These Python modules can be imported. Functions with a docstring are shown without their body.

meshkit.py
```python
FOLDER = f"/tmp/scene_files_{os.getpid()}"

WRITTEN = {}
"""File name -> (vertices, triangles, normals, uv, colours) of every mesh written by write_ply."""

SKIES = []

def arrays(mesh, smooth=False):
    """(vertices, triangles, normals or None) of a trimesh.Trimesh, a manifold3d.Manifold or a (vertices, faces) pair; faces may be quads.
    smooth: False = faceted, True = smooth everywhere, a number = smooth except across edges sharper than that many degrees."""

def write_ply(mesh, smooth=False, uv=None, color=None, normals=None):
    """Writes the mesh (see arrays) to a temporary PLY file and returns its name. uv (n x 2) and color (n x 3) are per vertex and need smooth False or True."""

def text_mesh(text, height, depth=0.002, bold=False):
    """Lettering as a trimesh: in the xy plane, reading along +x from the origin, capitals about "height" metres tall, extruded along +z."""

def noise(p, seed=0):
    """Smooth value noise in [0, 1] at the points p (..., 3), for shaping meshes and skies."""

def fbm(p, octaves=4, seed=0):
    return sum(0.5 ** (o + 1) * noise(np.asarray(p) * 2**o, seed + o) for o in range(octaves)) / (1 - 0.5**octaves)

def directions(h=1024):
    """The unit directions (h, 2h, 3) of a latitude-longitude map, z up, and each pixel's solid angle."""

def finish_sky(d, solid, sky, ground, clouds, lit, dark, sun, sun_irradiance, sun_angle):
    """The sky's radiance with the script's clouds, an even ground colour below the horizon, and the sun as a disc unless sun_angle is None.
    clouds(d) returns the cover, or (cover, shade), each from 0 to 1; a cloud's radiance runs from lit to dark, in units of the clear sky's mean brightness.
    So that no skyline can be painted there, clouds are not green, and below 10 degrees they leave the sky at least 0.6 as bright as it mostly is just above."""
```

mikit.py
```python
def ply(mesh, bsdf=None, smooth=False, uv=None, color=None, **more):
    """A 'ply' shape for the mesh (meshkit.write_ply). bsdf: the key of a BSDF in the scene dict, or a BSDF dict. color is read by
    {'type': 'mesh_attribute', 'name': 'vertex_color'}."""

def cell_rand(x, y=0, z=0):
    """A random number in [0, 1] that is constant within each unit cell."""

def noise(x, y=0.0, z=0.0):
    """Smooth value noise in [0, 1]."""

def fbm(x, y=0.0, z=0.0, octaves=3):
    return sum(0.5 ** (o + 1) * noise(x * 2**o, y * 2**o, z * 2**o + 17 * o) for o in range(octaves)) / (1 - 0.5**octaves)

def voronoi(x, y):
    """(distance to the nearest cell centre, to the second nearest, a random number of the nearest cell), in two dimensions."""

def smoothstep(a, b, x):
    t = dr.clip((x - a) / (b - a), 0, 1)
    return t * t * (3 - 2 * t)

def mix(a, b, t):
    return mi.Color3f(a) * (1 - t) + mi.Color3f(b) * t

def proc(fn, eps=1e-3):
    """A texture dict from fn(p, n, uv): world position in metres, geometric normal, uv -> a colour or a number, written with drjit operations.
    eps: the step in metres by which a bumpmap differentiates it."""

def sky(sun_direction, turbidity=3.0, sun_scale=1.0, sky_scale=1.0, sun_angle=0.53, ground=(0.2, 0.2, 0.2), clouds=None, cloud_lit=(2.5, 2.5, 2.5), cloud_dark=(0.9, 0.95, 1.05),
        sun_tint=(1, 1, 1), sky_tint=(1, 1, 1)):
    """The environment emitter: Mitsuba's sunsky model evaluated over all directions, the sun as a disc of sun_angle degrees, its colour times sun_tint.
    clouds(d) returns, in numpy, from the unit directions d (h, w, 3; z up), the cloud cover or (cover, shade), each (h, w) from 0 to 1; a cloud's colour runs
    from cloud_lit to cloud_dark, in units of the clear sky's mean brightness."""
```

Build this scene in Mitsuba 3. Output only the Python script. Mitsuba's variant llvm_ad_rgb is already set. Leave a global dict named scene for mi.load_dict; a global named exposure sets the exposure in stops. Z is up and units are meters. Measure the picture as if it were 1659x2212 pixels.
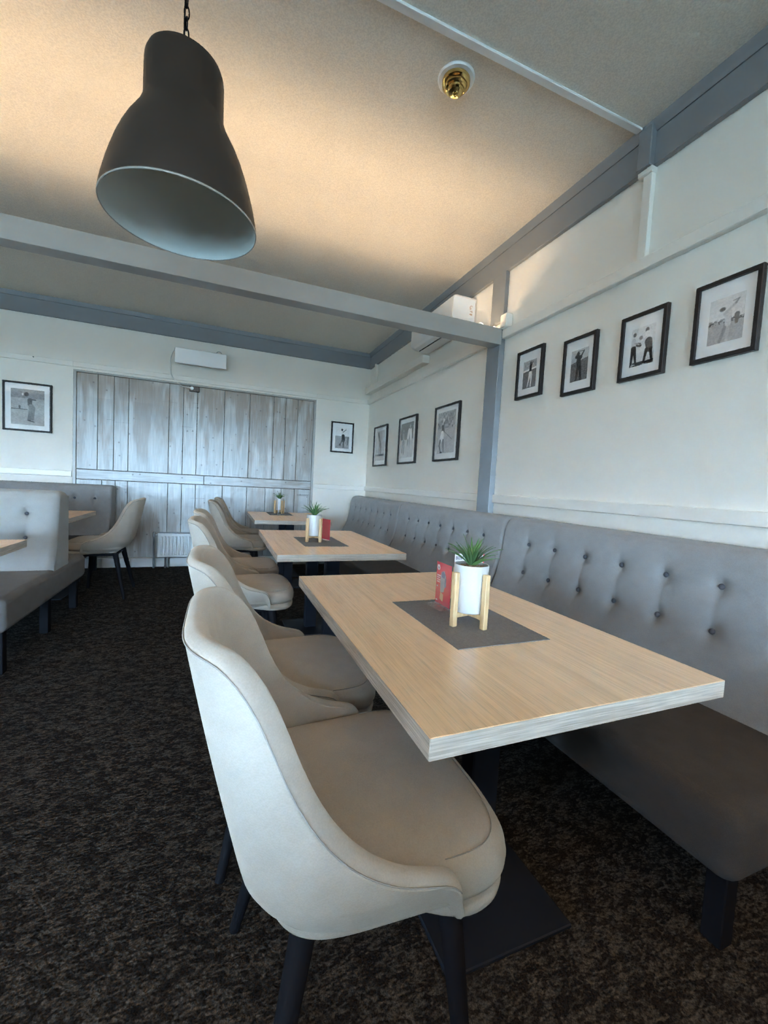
import math, random
import numpy as np, trimesh, manifold3d as m3
import mitsuba as mi, drjit as dr
import mikit, meshkit
from mikit import proc, noise, fbm, voronoi, cell_rand, smoothstep, mix

random.seed(7); rng = np.random.default_rng(7)
T = mi.ScalarTransform4f
scene, labels = {}, {}

# ------------------------------------------------------------------ camera, sky, exposure
W, H, F, CAM_Z = 1659, 2212, 896.8, 1.154
R = np.array([[0.9284468, -0.36754715, 0.05381106], [0.02712935, -0.0773824, -0.99663231], [0.3704734, 0.92677994, -0.06187412]])
cw = np.eye(4); cw[:3, 0], cw[:3, 1], cw[:3, 2], cw[:3, 3] = -R[0], -R[1], R[2], (0, 0, CAM_Z)
scene['camera'] = {'type': 'perspective', 'fov': math.degrees(2 * math.atan(W / 2 / F)), 'fov_axis': 'x', 'near_clip': 0.02, 'far_clip': 500.0, 'to_world': T(cw)}
exposure = 2.0
SKY = 112.0
scene['sky'] = mikit.sky((0.8, 0.35, 0.5), turbidity=4.0, sun_scale=0.0, sky_scale=SKY, ground=(0.22, 0.23, 0.2), clouds=lambda d: np.full(d.shape[:2], 0.75),
                         cloud_lit=(0.84, 1.45, 2.22), cloud_dark=(0.84, 1.45, 2.22))
STRIP = np.array([1.0, 0.74, 0.47]) * 19.0

XR, YB, ZC = 2.0, 5.794, 3.03            # right wall, back wall, ceiling
XL, YF = -6.5, -7.5                      # left wall and the wall behind the camera


# ------------------------------------------------------------------ materials
def ref(k): return {'type': 'ref', 'id': k}
def rgb(c): return {'type': 'rgb', 'value': [float(x) for x in c]}
def princ(key, color, rough=0.5, **kw):
    scene[key] = {'type': 'twosided', 'bsdf': {'type': 'principled', 'base_color': color if isinstance(color, dict) else rgb(color), 'roughness': rough, **kw}}
def bumped(key, color, rough, fn, scale, eps=1e-3, **kw):
    inner = {'type': 'principled', 'base_color': color if isinstance(color, dict) else rgb(color), 'roughness': rough, **kw}
    scene[key] = {'type': 'twosided', 'bsdf': {'type': 'bumpmap', 'arbitrary': proc(fn, eps), 'scale': scale, 'bsdf': inner}}

bumped('m_wall', (0.79, 0.735, 0.65), 0.55, lambda p, n, uv: fbm(p.x * 140, p.y * 140, p.z * 140, 2), 0.0010, specular=0.4)
bumped('m_ceiling', proc(lambda p, n, uv: mi.Color3f(0.64, 0.58, 0.495) * (0.90 + 0.2 * noise(p.x * 210, p.y * 210))), 0.8, lambda p, n, uv: fbm(p.x * 110, p.y * 110, p.z * 110, 2), 0.004, specular=0.2)
princ('m_trim', (0.80, 0.745, 0.665), 0.4, specular=0.45)
princ('m_grey', (0.155, 0.165, 0.17), 0.45, specular=0.45)
princ('m_beam', (0.29, 0.28, 0.255), 0.38, specular=0.5)
princ('m_white', (0.92, 0.92, 0.90), 0.35)
princ('m_white_gloss', (0.86, 0.87, 0.86), 0.18)
princ('m_black', (0.006, 0.006, 0.007), 0.5, specular=0.04)
princ('m_frame', (0.012, 0.011, 0.0105), 0.45, specular=0.15)
princ('m_mat', (0.86, 0.85, 0.84), 0.6, specular=0.2)
princ('m_slot', (0.02, 0.02, 0.02), 0.6)
princ('m_pipe', (0.35, 0.36, 0.36), 0.25, metallic=0.8)
princ('m_brown', (0.07, 0.05, 0.04), 0.5)
princ('m_lamp', (0.016, 0.0145, 0.012), 0.5, specular=0.2)
princ('m_lamp_in', (0.62, 0.66, 0.63), 0.5)
princ('m_brass', (0.50, 0.34, 0.12), 0.09, metallic=1.0)
princ('m_pot', (0.54, 0.525, 0.50), 0.3)
princ('m_button', (0.045, 0.047, 0.055), 0.8, specular=0.2)
princ('m_piping', (0.25, 0.225, 0.20), 0.9, specular=0.1)
princ('m_metal', (0.008, 0.0095, 0.013), 0.5, specular=0.08)
princ('m_red', (0.50, 0.035, 0.05), 0.4)
princ('m_paper', (0.85, 0.86, 0.88), 0.5)
princ('m_ink', (0.02, 0.02, 0.035), 0.6)
princ('m_blue', (0.13, 0.19, 0.33), 0.5)
princ('m_print_grey', (0.42, 0.45, 0.52), 0.5)
princ('m_print_tan', (0.55, 0.33, 0.20), 0.5)
princ('m_print_pink', (0.80, 0.55, 0.62), 0.5)
scene['m_acrylic'] = {'type': 'thindielectric', 'int_ior': 1.49}
scene['m_glass'] = {'type': 'thindielectric', 'int_ior': 1.5}
scene['m_print'] = {'type': 'twosided', 'bsdf': {'type': 'diffuse', 'reflectance': {'type': 'mesh_attribute', 'name': 'vertex_color'}}}

def carpet(p, n, uv):
    n1 = fbm(p.x * 36, p.y * 54, 1.0, 2); n2 = noise(p.x * 95 + 5 * n1, p.y * 190, 4.0); n3 = fbm(p.x * 130, p.y * 240, 7.0, 2)
    m = smoothstep(0.36, 0.72, 0.40 * n1 + 0.34 * n2 + 0.27 * n3)
    fine = 0.45 + 1.1 * noise(p.x * 480, p.y * 480)
    return mix((0.0095, 0.0088, 0.0082), (0.043, 0.0385, 0.033), m * (0.3 + 1.0 * n3)) * fine
scene['m_carpet'] = {'type': 'twosided', 'bsdf': {'type': 'bumpmap', 'arbitrary': proc(lambda p, n, uv: fbm(p.x * 190, p.y * 190, 0.0, 2)), 'scale': 0.004,
                     'bsdf': {'type': 'diffuse', 'reflectance': proc(carpet)}}}

def oak(p, n, uv):
    top = dr.abs(n.z) > 0.5; fy = dr.abs(n.y) > 0.5
    a = dr.select(top, p.x, p.z * 1.0 + 3.7); b = dr.select(top, p.y, dr.select(fy, p.x, p.y))
    wob = 0.02 * noise(a * 7, b * 1.6, 3.0)
    g1 = fbm((a + wob) * 62, b * 1.5, 1.0, 3); g2 = noise((a + wob) * 330, b * 7.0, 2.0); g3 = noise((a + wob) * 17, b * 0.8, 8.0)
    pore = smoothstep(0.63, 0.85, noise((a + wob) * 640, b * 19.0, 4.0))
    t = dr.clip(0.40 * g1 + 0.38 * g2 + 0.25 * g3, 0, 1)
    c = mix((0.69, 0.40, 0.20), (0.83, 0.52, 0.285), smoothstep(0.08, 0.92, t))
    e = mix((0.42, 0.335, 0.26), (0.62, 0.52, 0.425), smoothstep(0.20, 0.85, 0.25 * noise(a * 230, b * 3.0, 5.0) + 0.75 * fbm(a * 520, b * 14.0, 2.0, 2)))
    c = dr.select(top, c, e)
    return c * (1 - 0.10 * pore)
scene['m_oak'] = {'type': 'twosided', 'bsdf': {'type': 'principled', 'base_color': proc(oak), 'roughness': 0.28, 'specular': 0.38}}

def fabric(c0, c1, s=1.0):
    def fn(p, n, uv):
        a = noise(p.x * 520 * s, p.y * 520 * s, p.z * 520 * s); b = fbm(p.x * 26, p.y * 26, p.z * 26, 3)
        return mix(c0, c1, dr.clip(0.55 * a + 0.55 * b - 0.05, 0, 1))
    return fn
scene['m_chair'] = {'type': 'twosided', 'bsdf': {'type': 'principled', 'base_color': proc(fabric((0.38, 0.325, 0.265), (0.48, 0.415, 0.345))), 'roughness': 0.92, 'specular': 0.12, 'sheen': 0.15}}
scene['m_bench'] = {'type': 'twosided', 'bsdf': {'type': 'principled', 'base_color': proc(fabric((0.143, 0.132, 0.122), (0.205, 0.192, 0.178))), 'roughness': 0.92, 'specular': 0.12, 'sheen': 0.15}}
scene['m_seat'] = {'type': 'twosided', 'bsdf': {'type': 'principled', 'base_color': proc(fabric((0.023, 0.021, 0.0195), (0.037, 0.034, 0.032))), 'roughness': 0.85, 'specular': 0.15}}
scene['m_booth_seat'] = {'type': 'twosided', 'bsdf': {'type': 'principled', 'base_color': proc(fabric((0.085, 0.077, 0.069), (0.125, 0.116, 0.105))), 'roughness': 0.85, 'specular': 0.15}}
scene['m_booth'] = {'type': 'twosided', 'bsdf': {'type': 'principled', 'base_color': proc(fabric((0.235, 0.222, 0.202), (0.30, 0.287, 0.262))), 'roughness': 0.92, 'specular': 0.12, 'sheen': 0.15}}

def planks(p, n, uv):
    x, z = p.x, p.z
    band = (z > 1.045) & (z < 1.165)
    a = dr.select(band, z * 1.0 + 9.0, x); b = dr.select(band, x, z)
    g = fbm(a * 42, b * 3.4, 1.0, 3); st = noise(a * 190, b * 9.0, 2.0)
    worn = fbm(a * 13, b * 2.1, 6.0, 4); blot = fbm(x * 3.2, z * 2.0, 11.0, 3)
    hi = smoothstep(1.2, 2.3, z)
    lowl = smoothstep(-0.55, -0.85, x) * smoothstep(1.05, 0.55, z)
    brown = smoothstep(0.44, 0.72, worn + 0.25 * hi - 0.06 + 0.20 * lowl + 0.40 * (blot - 0.5)) * (0.35 + 0.65 * st)
    base = mix((0.35, 0.35, 0.33), (0.48, 0.475, 0.455), smoothstep(0.2, 0.8, 0.65 * g + 0.35 * st))
    c = mix(base, (0.21, 0.165, 0.125), dr.clip(brown, 0, 0.75)) * (0.93 + 0.14 * cell_rand(dr.floor(x * 5.1), dr.floor(z), 3.0))
    d1, d2, r = voronoi(x * 5.5, z * 5.5)
    knot = smoothstep(0.075, 0.03, d1) * dr.select(r > 0.45, 1.0, 0.0)
    crack = smoothstep(0.5, 0.56, noise(x * 6, z * 0.9, 21.0)) * smoothstep(0.965, 0.985, noise(3.0, z * 46, dr.floor(x * 6.0)))
    return mix(c, (0.13, 0.11, 0.10), dr.clip(0.7 * knot + 0.5 * crack, 0, 0.8))
scene['m_plank'] = {'type': 'twosided', 'bsdf': {'type': 'bumpmap', 'arbitrary': proc(lambda p, n, uv: fbm(p.x * 17, p.y * 17, p.z * 9, 3) * 0.8 + 0.2 * noise(p.x * 60, p.z * 60), 2e-3), 'scale': 0.0042,
                    'bsdf': {'type': 'principled', 'base_color': proc(planks), 'roughness': 0.28, 'specular': 0.28}}}

def weave(p, n, uv):
    return mix((0.060, 0.054, 0.048), (0.135, 0.123, 0.110), dr.clip(0.5 * noise(p.x * 900, p.y * 160) + 0.5 * noise(p.x * 160, p.y * 900), 0, 1))
scene['m_placemat'] = {'type': 'twosided', 'bsdf': {'type': 'principled', 'base_color': proc(weave), 'roughness': 0.7, 'specular': 0.2}}
def bamboo(p, n, uv):
    return mix((0.46, 0.28, 0.13), (0.76, 0.54, 0.29), fbm(p.x * 150, p.y * 150, p.z * 9, 3))
scene['m_bamboo'] = {'type': 'twosided', 'bsdf': {'type': 'principled', 'base_color': proc(bamboo), 'roughness': 0.45, 'specular': 0.4}}
def soil(p, n, uv):
    return mix((0.10, 0.055, 0.03), (0.42, 0.30, 0.20), smoothstep(0.3, 0.7, noise(p.x * 420, p.y * 420, p.z * 300)))
scene['m_soil'] = {'type': 'twosided', 'bsdf': {'type': 'diffuse', 'reflectance': proc(soil)}}
LEAF = []
for i, c in enumerate([(0.036, 0.085, 0.022), (0.055, 0.12, 0.033), (0.028, 0.062, 0.022)]):
    princ(f'm_leaf_{i}', c, 0.4); LEAF.append(f'm_leaf_{i}')


# ------------------------------------------------------------------ helpers
def numbered(name):
    if name not in USED: USED[name] = 0; return name
    USED[name] += 1
    return f'{name}_{USED[name]:03d}'
USED = {}
def thing(name, label, cat, group=None, kind=None):
    k = numbered(name)
    labels[k] = {'label': label, 'category': cat}
    if group: labels[k]['group'] = group
    if kind: labels[k]['kind'] = kind
    return k
def put(key, mesh, mat, smooth=False, to=None, label=None, **kw):
    d = mesh if isinstance(mesh, dict) else mikit.ply(mesh, mat, smooth=smooth, **kw)
    scene[key] = {**d, 'to_world': T(to)} if to is not None else dict(d)
    if label: labels[key] = {'label': label}
    return key
def part(parent, name, mesh, mat=None, smooth=False, to=None, label=None, **kw):
    return put(numbered(parent + '__' + name), mesh, mat, smooth, to, label, **kw)
def one(name, mesh, mat, label, cat, group=None, smooth=False, to=None, kind=None, **kw):
    return put(thing(name, label, cat, group, kind), mesh, mat, smooth, to, **kw)
def struct(name, mesh, mat, label, cat, smooth=False):
    return put(thing(name, label, cat, kind='structure'), mesh, mat, smooth)
def ply(mesh, mat, smooth=False, **kw): return mikit.ply(mesh, mat, smooth=smooth, **kw)
def mat4(x=0, y=0, z=0, rot=0):
    c, s = math.cos(rot), math.sin(rot)
    return np.array([[c, -s, 0, x], [s, c, 0, y], [0, 0, 1, z], [0, 0, 0, 1.0]])
cat = trimesh.util.concatenate
def box(x0, x1, y0, y1, z0, z1, c=0.0):
    """A box, its edges chamfered by c."""
    if c <= 0:
        b = trimesh.creation.box((x1 - x0, y1 - y0, z1 - z0)); b.apply_translation(((x0 + x1) / 2, (y0 + y1) / 2, (z0 + z1) / 2)); return b
    pts = []
    for a, b2, cc in ((0, c, c), (c, 0, c), (c, c, 0)):
        for x in (x0 + a, x1 - a):
            for y in (y0 + b2, y1 - b2):
                for z in (z0 + cc, z1 - cc): pts.append((x, y, z))
    return hull(pts)
def hull(pts):
    m = m3.Manifold.hull_points(np.asarray(pts, float)).to_mesh()
    return trimesh.Trimesh(m.vert_properties[:, :3], m.tri_verts, process=False)
def rbox(x0, x1, y0, y1, z0, z1, r, seg=20):
    s = m3.Manifold.sphere(r, seg); parts = []
    for x in (x0 + r, x1 - r):
        for y in (y0 + r, y1 - r):
            for z in (z0 + r, z1 - r): parts.append(s.translate((x, y, z)))
    m = m3.Manifold.batch_hull(parts).to_mesh()
    return trimesh.Trimesh(m.vert_properties[:, :3], m.tri_verts, process=False)
def loft(rings, caps=True, closed=True):
    r = np.asarray(rings, float); n, k = r.shape[:2]; v = r.reshape(-1, 3); f = []
    kk = k if closed else k - 1
    i, j = np.meshgrid(np.arange(n - 1), np.arange(kk), indexing='ij')
    a, b = i * k + j, i * k + (j + 1) % k
    q = np.stack([a, b, b + k, a + k], -1).reshape(-1, 4)
    f = np.vstack([q[:, [0, 1, 2]], q[:, [0, 2, 3]]])
    if caps and closed:
        v = np.vstack([v, r[0].mean(0), r[-1].mean(0)]); c0, c1 = n * k, n * k + 1; jj = np.arange(k)
        f = np.vstack([f, np.stack([np.full(k, c0), (jj + 1) % k, jj], 1), np.stack([np.full(k, c1), (n - 1) * k + jj, (n - 1) * k + (jj + 1) % k], 1)])
    m = trimesh.Trimesh(v, f, process=False)
    if m.volume < 0: m.invert()
    return m
def lathe(prof, n=64):
    return trimesh.creation.revolve(np.asarray(prof, float), sections=n)
def tube(pts, r, n=8):
    p = np.asarray(pts, float); t = np.gradient(p, axis=0); t /= np.linalg.norm(t, axis=1, keepdims=True) + 1e-12
    up = np.array([0, 0, 1.0]); rings = []; a = np.cross(t[0], up); 
    if np.linalg.norm(a) < 0.2: a = np.cross(t[0], (1.0, 0, 0))
    a /= np.linalg.norm(a)
    r = np.broadcast_to(r, (len(p),)); an = np.arange(n) * 2 * np.pi / n
    for i in range(len(p)):
        a = a - t[i] * (a @ t[i]); a /= np.linalg.norm(a); b = np.cross(t[i], a)
        rings.append(p[i] + r[i] * (np.cos(an)[:, None] * a + np.sin(an)[:, None] * b))
    return loft(rings)
def cone(p0, p1, r0, r1, n=20):
    return tube([p0, np.add(p0, np.subtract(p1, p0) * 0.5), p1], [r0, (r0 + r1) / 2, r1], n)
def ring_box(x0, x1, z0, z1, w, d):
    """Mitred frame in the local xz plane, front at y=-d, back at y=0."""
    o = [(x0, z0), (x1, z0), (x1, z1), (x0, z1)]; i = [(x0 + w, z0 + w), (x1 - w, z0 + w), (x1 - w, z1 - w), (x0 + w, z1 - w)]
    c = 0.003; o2 = [(x0 + c, z0 + c), (x1 - c, z0 + c), (x1 - c, z1 - c), (x0 + c, z1 - c)]; out = []
    for k in range(4):
        l = (k + 1) % 4
        pts = [(*o[k], 0), (*o[l], 0), (*i[k], 0), (*i[l], 0), (*o[k], -d + c), (*o[l], -d + c), (*o2[k], -d), (*o2[l], -d), (*i[k], -d), (*i[l], -d)]
        out.append(hull([(a, y, z) for a, z, y in pts]))
    return out


# ------------------------------------------------------------------ the room
struct('floor', box(XL - 0.2, XR + 0.2, YF - 0.2, YB + 0.2, -0.1, 0.0), 'm_carpet', 'dark mottled carpet with brown and black flecks', 'carpet')
struct('ceiling', box(XL - 0.2, XR + 0.2, YF - 0.2, YB + 0.2, ZC, ZC + 0.12), 'm_ceiling', 'off white textured plaster ceiling', 'ceiling')
struct('wall_right', box(XR, XR + 0.15, YF - 0.2, YB + 0.2, 0, ZC), 'm_wall', 'off white wall above the long grey bench', 'wall')
PX0, PX1, PZ1 = -1.574, 1.221, 2.292
wb = struct('wall_back', cat([box(XL - 0.2, PX0, YB, YB + 0.15, 0, ZC), box(PX1, XR + 0.2, YB, YB + 0.15, 0, ZC), box(PX0, PX1, YB, YB + 0.15, PZ1, ZC), box(PX0, PX1, YB + 0.03, YB + 0.15, 0, PZ1)]),
            'm_wall', 'off white end wall with a panel of whitewashed planks', 'wall')
def wall_with_openings(u0, u1, opens, z1, mk):
    out = []; u = u0
    for a, b, za, zb in opens:
        out += [mk(u, a, 0, z1), mk(a, b, 0, za), mk(a, b, zb, z1)]; u = b
    return cat(out + [mk(u, u1, 0, z1)])
WL = [(-3.6, -2.2, 0.9, 2.1), (0.4, 1.5, 0.9, 2.1)]
WF = [(-6.2, -4.7, 0.8, 2.4), (-4.5, -3.0, 0.15, 2.4), (-2.8, -1.3, 0.15, 2.4), (-1.1, 0.4, 0.15, 2.4), (0.6, 1.8, 0.8, 2.4)]
struct('wall_left', wall_with_openings(YF - 0.2, YB + 0.2, WL, ZC, lambda a, b, c, d: box(XL - 0.15, XL, a, b, c, d)), 'm_wall', 'off white wall with windows on the left side', 'wall')
struct('wall_front', wall_with_openings(XL - 0.2, XR + 0.2, WF, ZC, lambda a, b, c, d: box(a, b, YF - 0.15, YF, c, d)), 'm_wall', 'off white wall with windows behind the camera', 'wall')
def win(mk, a, b, c, d, w):
    t = 0.05; mid = (a + b) / 2
    return cat([mk(a, a + t, c, d), mk(b - t, b, c, d), mk(a, b, c, c + t), mk(a, b, d - t, d), mk(mid - 0.025, mid + 0.025, c, d)])
for i, (a, b, c, d) in enumerate(WL):
    struct(f'window_{i + 1}', win(lambda p, q, r, s: box(XL - 0.10, XL - 0.05, p, q, r, s), a, b, c, d, 0), 'm_white', 'white framed window in the left wall', 'window')
for i, (a, b, c, d) in enumerate(WF):
    struct(f'window_{i + 1 + len(WL)}', win(lambda p, q, r, s: box(p, q, YF - 0.10, YF - 0.05, r, s), a, b, c, d, 0), 'm_white', 'white framed window behind the camera', 'window')

struct('wall_divider', box(-0.45, XR, -0.70, -0.58, 0.0, 0.80, 0.006), 'm_grey', 'low grey dividing wall behind the viewer', 'low wall')
def strip(name, mesh, mat, label, cat_='trim'): return struct(name, mesh, mat, label, cat_)
BY0, BY1, BZ0, BZ1 = 2.695, 2.795, 2.272, 2.392          # cross beam
CY0, CY1 = 2.70, 2.862                                   # wall column under its end
# right wall trims
strip('trim_1', cat([box(XR - 0.022, XR, YF, CY0, 1.071, 1.135, 0.004), box(XR - 0.022, XR, CY1, YB, 1.071, 1.135, 0.004)]), 'm_trim', 'off white chair rail along the right wall')
strip('trim_2', cat([box(XR - 0.036, XR, YF, CY0 - 0.002, 2.318, 2.384, 0.004), box(XR - 0.036, XR, CY1, YB, 2.318, 2.384, 0.004)]), 'm_trim', 'off white picture rail along the right wall')
strip('trim_3', cat([box(XR - 0.03, XR, YF, YB, 2.824, 2.985, 0.003), hull([(XR, y, z) for y in (YF, YB) for z in (2.985, ZC)] + [(XR - 0.034, y, 2.985) for y in (YF, YB)] + [(XR - 0.06, y, ZC) for y in (YF, YB)] + [(XR - 0.042, y, 3.0) for y in (YF, YB)])]), 'm_grey', 'grey frieze board with cove under the ceiling of the right wall')
strip('trim_4', cat([box(XL, XR - 0.03, YB - 0.03, YB, 2.824, 2.985, 0.003), hull([(x, YB, z) for x in (XL, XR - .03) for z in (2.985, ZC)] + [(x, YB - 0.034, 2.985) for x in (XL, XR - .03)] + [(x, YB - 0.05, ZC) for x in (XL, XR - .03)])]), 'm_grey', 'grey frieze board under the ceiling of the end wall')
strip('trim_5', cat([box(XL, PX0, YB - 0.012, YB, 2.318, 2.375, 0.003), box(PX0, PX1, YB - 0.012, YB, 2.318, 2.375, 0.003), box(PX1, XR - 0.036, YB - 0.012, YB, 2.318, 2.375, 0.003)]), 'm_trim', 'off white picture rail along the end wall')
strip('trim_6', cat([box(XL, PX0 - 0.005, YB - 0.018, YB, 1.071, 1.135, 0.004), box(PX1 + 0.005, XR - 0.022, YB - 0.018, YB, 1.071, 1.135, 0.004)]), 'm_trim', 'off white chair rail along the end wall')
strip('baseboard_back', box(XL, XR, YB - 0.016, YB + 0.02, 0, 0.115, 0.004), 'm_white', 'white skirting board under the plank panel', 'skirting board')
strip('baseboard_right', box(XR - 0.016, XR, YF, YB - 0.016, 0, 0.115, 0.004), 'm_white', 'white skirting board behind the long bench', 'skirting board')
strip('trim_7', box(XL, XR - 0.06, 1.612, 1.648, ZC - 0.012, ZC, 0.003), 'm_white', 'thin white batten across the ceiling')
strip('trim_8', box(XR - 0.062, XR, 1.558, 1.632, 2.822, ZC - 0.013, 0.004), 'm_grey', 'grey block over the frieze at the ceiling batten')
strip('trim_9', cat([box(XR - 0.03, XR, 1.563, 1.612, 2.384, 2.80, 0.003), box(XR - 0.045, XR, 1.556, 1.634, 2.795, 2.823, 0.004)]), 'm_trim', 'off white upright strip between picture rail and frieze')
strip('trim_10', box(XR - 0.034, XR, CY0, CY1, 2.46, 2.826, 0.003), 'm_grey', 'grey upright board on the wall above the beam end')
strip('trim_11', box(XR - 0.05, XR, CY0, CY1, 0.0, BZ0 + 0.12, 0.004), 'm_grey', 'grey column on the right wall under the beam', 'column')
strip('trim_12', box(XR - 0.085, XR, 3.95, YB - 0.018, 2.452, 2.535, 0.006), 'm_trim', 'off white cable trunking on the right wall below the air conditioner')
strip('trim_13', box(XR - 0.04, XR, 5.50, 5.545, 2.535, 2.835, 0.005), 'm_trim', 'short upright white trunking near the far corner')
# beams: open channels that carry the uplights
bx1 = XR - 0.038
def beam(y0, y1, label, slabel, gain=1.0):
    b = thing(f'trim_{14 if y0 > 0 else 15}', label, 'beam', kind='structure')
    part(b, 'channel', cat([box(XL, bx1, y0, y1, BZ0, BZ0 + 0.085, 0.002), box(XL, bx1, y0, y0 + 0.012, BZ0 + 0.08, BZ1, 0.0015), box(XL, bx1, y1 - 0.012, y1, BZ0 + 0.08, BZ1, 0.0015), box(bx1 - 0.012, bx1, y0, y1, BZ0 + 0.08, BZ1, 0.0015)]), 'm_beam')
    led = one('light_strip', box(XL + 0.02, bx1 - 0.02, (y0 + y1) / 2 - 0.012, (y0 + y1) / 2 + 0.012, BZ0 + 0.086, BZ0 + 0.092), 'm_white', slabel, 'strip light')
    scene[led]['emitter'] = {'type': 'area', 'radiance': rgb(STRIP * gain)}
beam(BY0, BY1, 'grey painted beam crossing the room with warm light on top', 'warm strip light lying in the top of the beam')
beam(-1.55, -1.43, 'grey painted beam behind the viewer with warm light on top', 'warm strip light on the beam behind the viewer', 7.0)

# plank panel in the end wall
TOP = [PX0 + 0.03, -1.337, -1.176, -1.026, -0.595, -0.438, -0.28, 0.039, 0.349, 0.654, 0.812, 0.973, PX1 - 0.03]
LOW = [PX0 + 0.03, -1.29, -1.154, -1.026, -0.594, -0.438, -0.279, 0.039, 0.341, 0.578, 0.79, 0.967, PX1 - 0.03]
G = 0.0016
def plank(x0, x1, z0, z1):
    y0, y1 = YB + 0.008, YB + 0.03; c = 0.003
    return hull([(x, y1, z) for x in (x0, x1) for z in (z0, z1)] + [(x, y0 + c, z) for x in (x0, x1) for z in (z0, z1)] + [(x, y0, z) for x in (x0 + c, x1 - c) for z in (z0 + c, z1 - c)])
for a, b in zip(TOP[:-1], TOP[1:]): part(wb, 'plank', plank(a + G, b - G, 1.168, 2.268), 'm_plank')
for a, b in ((TOP[0], -0.184), (-0.184, TOP[-1])): part(wb, 'plank', plank(a + G, b - G, 1.052, 1.162), 'm_plank')
for a, b in zip(LOW[:-1], LOW[1:]): part(wb, 'plank', plank(a + G, b - G, 0.118, 1.046), 'm_plank')
part(wb, 'panel_backing', box(PX0 + 0.02, PX1 - 0.02, YB + 0.0265, YB + 0.0315, 0.117, 2.275), 'm_brown')
part(wb, 'panel_edging', cat([box(PX0, PX0 + 0.03, YB - 0.003, YB + 0.03, 0.116, PZ1, 0.002), box(PX1 - 0.03, PX1, YB - 0.003, YB + 0.03, 0.116, PZ1, 0.002), box(PX0, PX1, YB - 0.003, YB + 0.03, PZ1 - 0.022, PZ1, 0.002)]), 'm_beam', label='grey edging around the planks')

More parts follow.
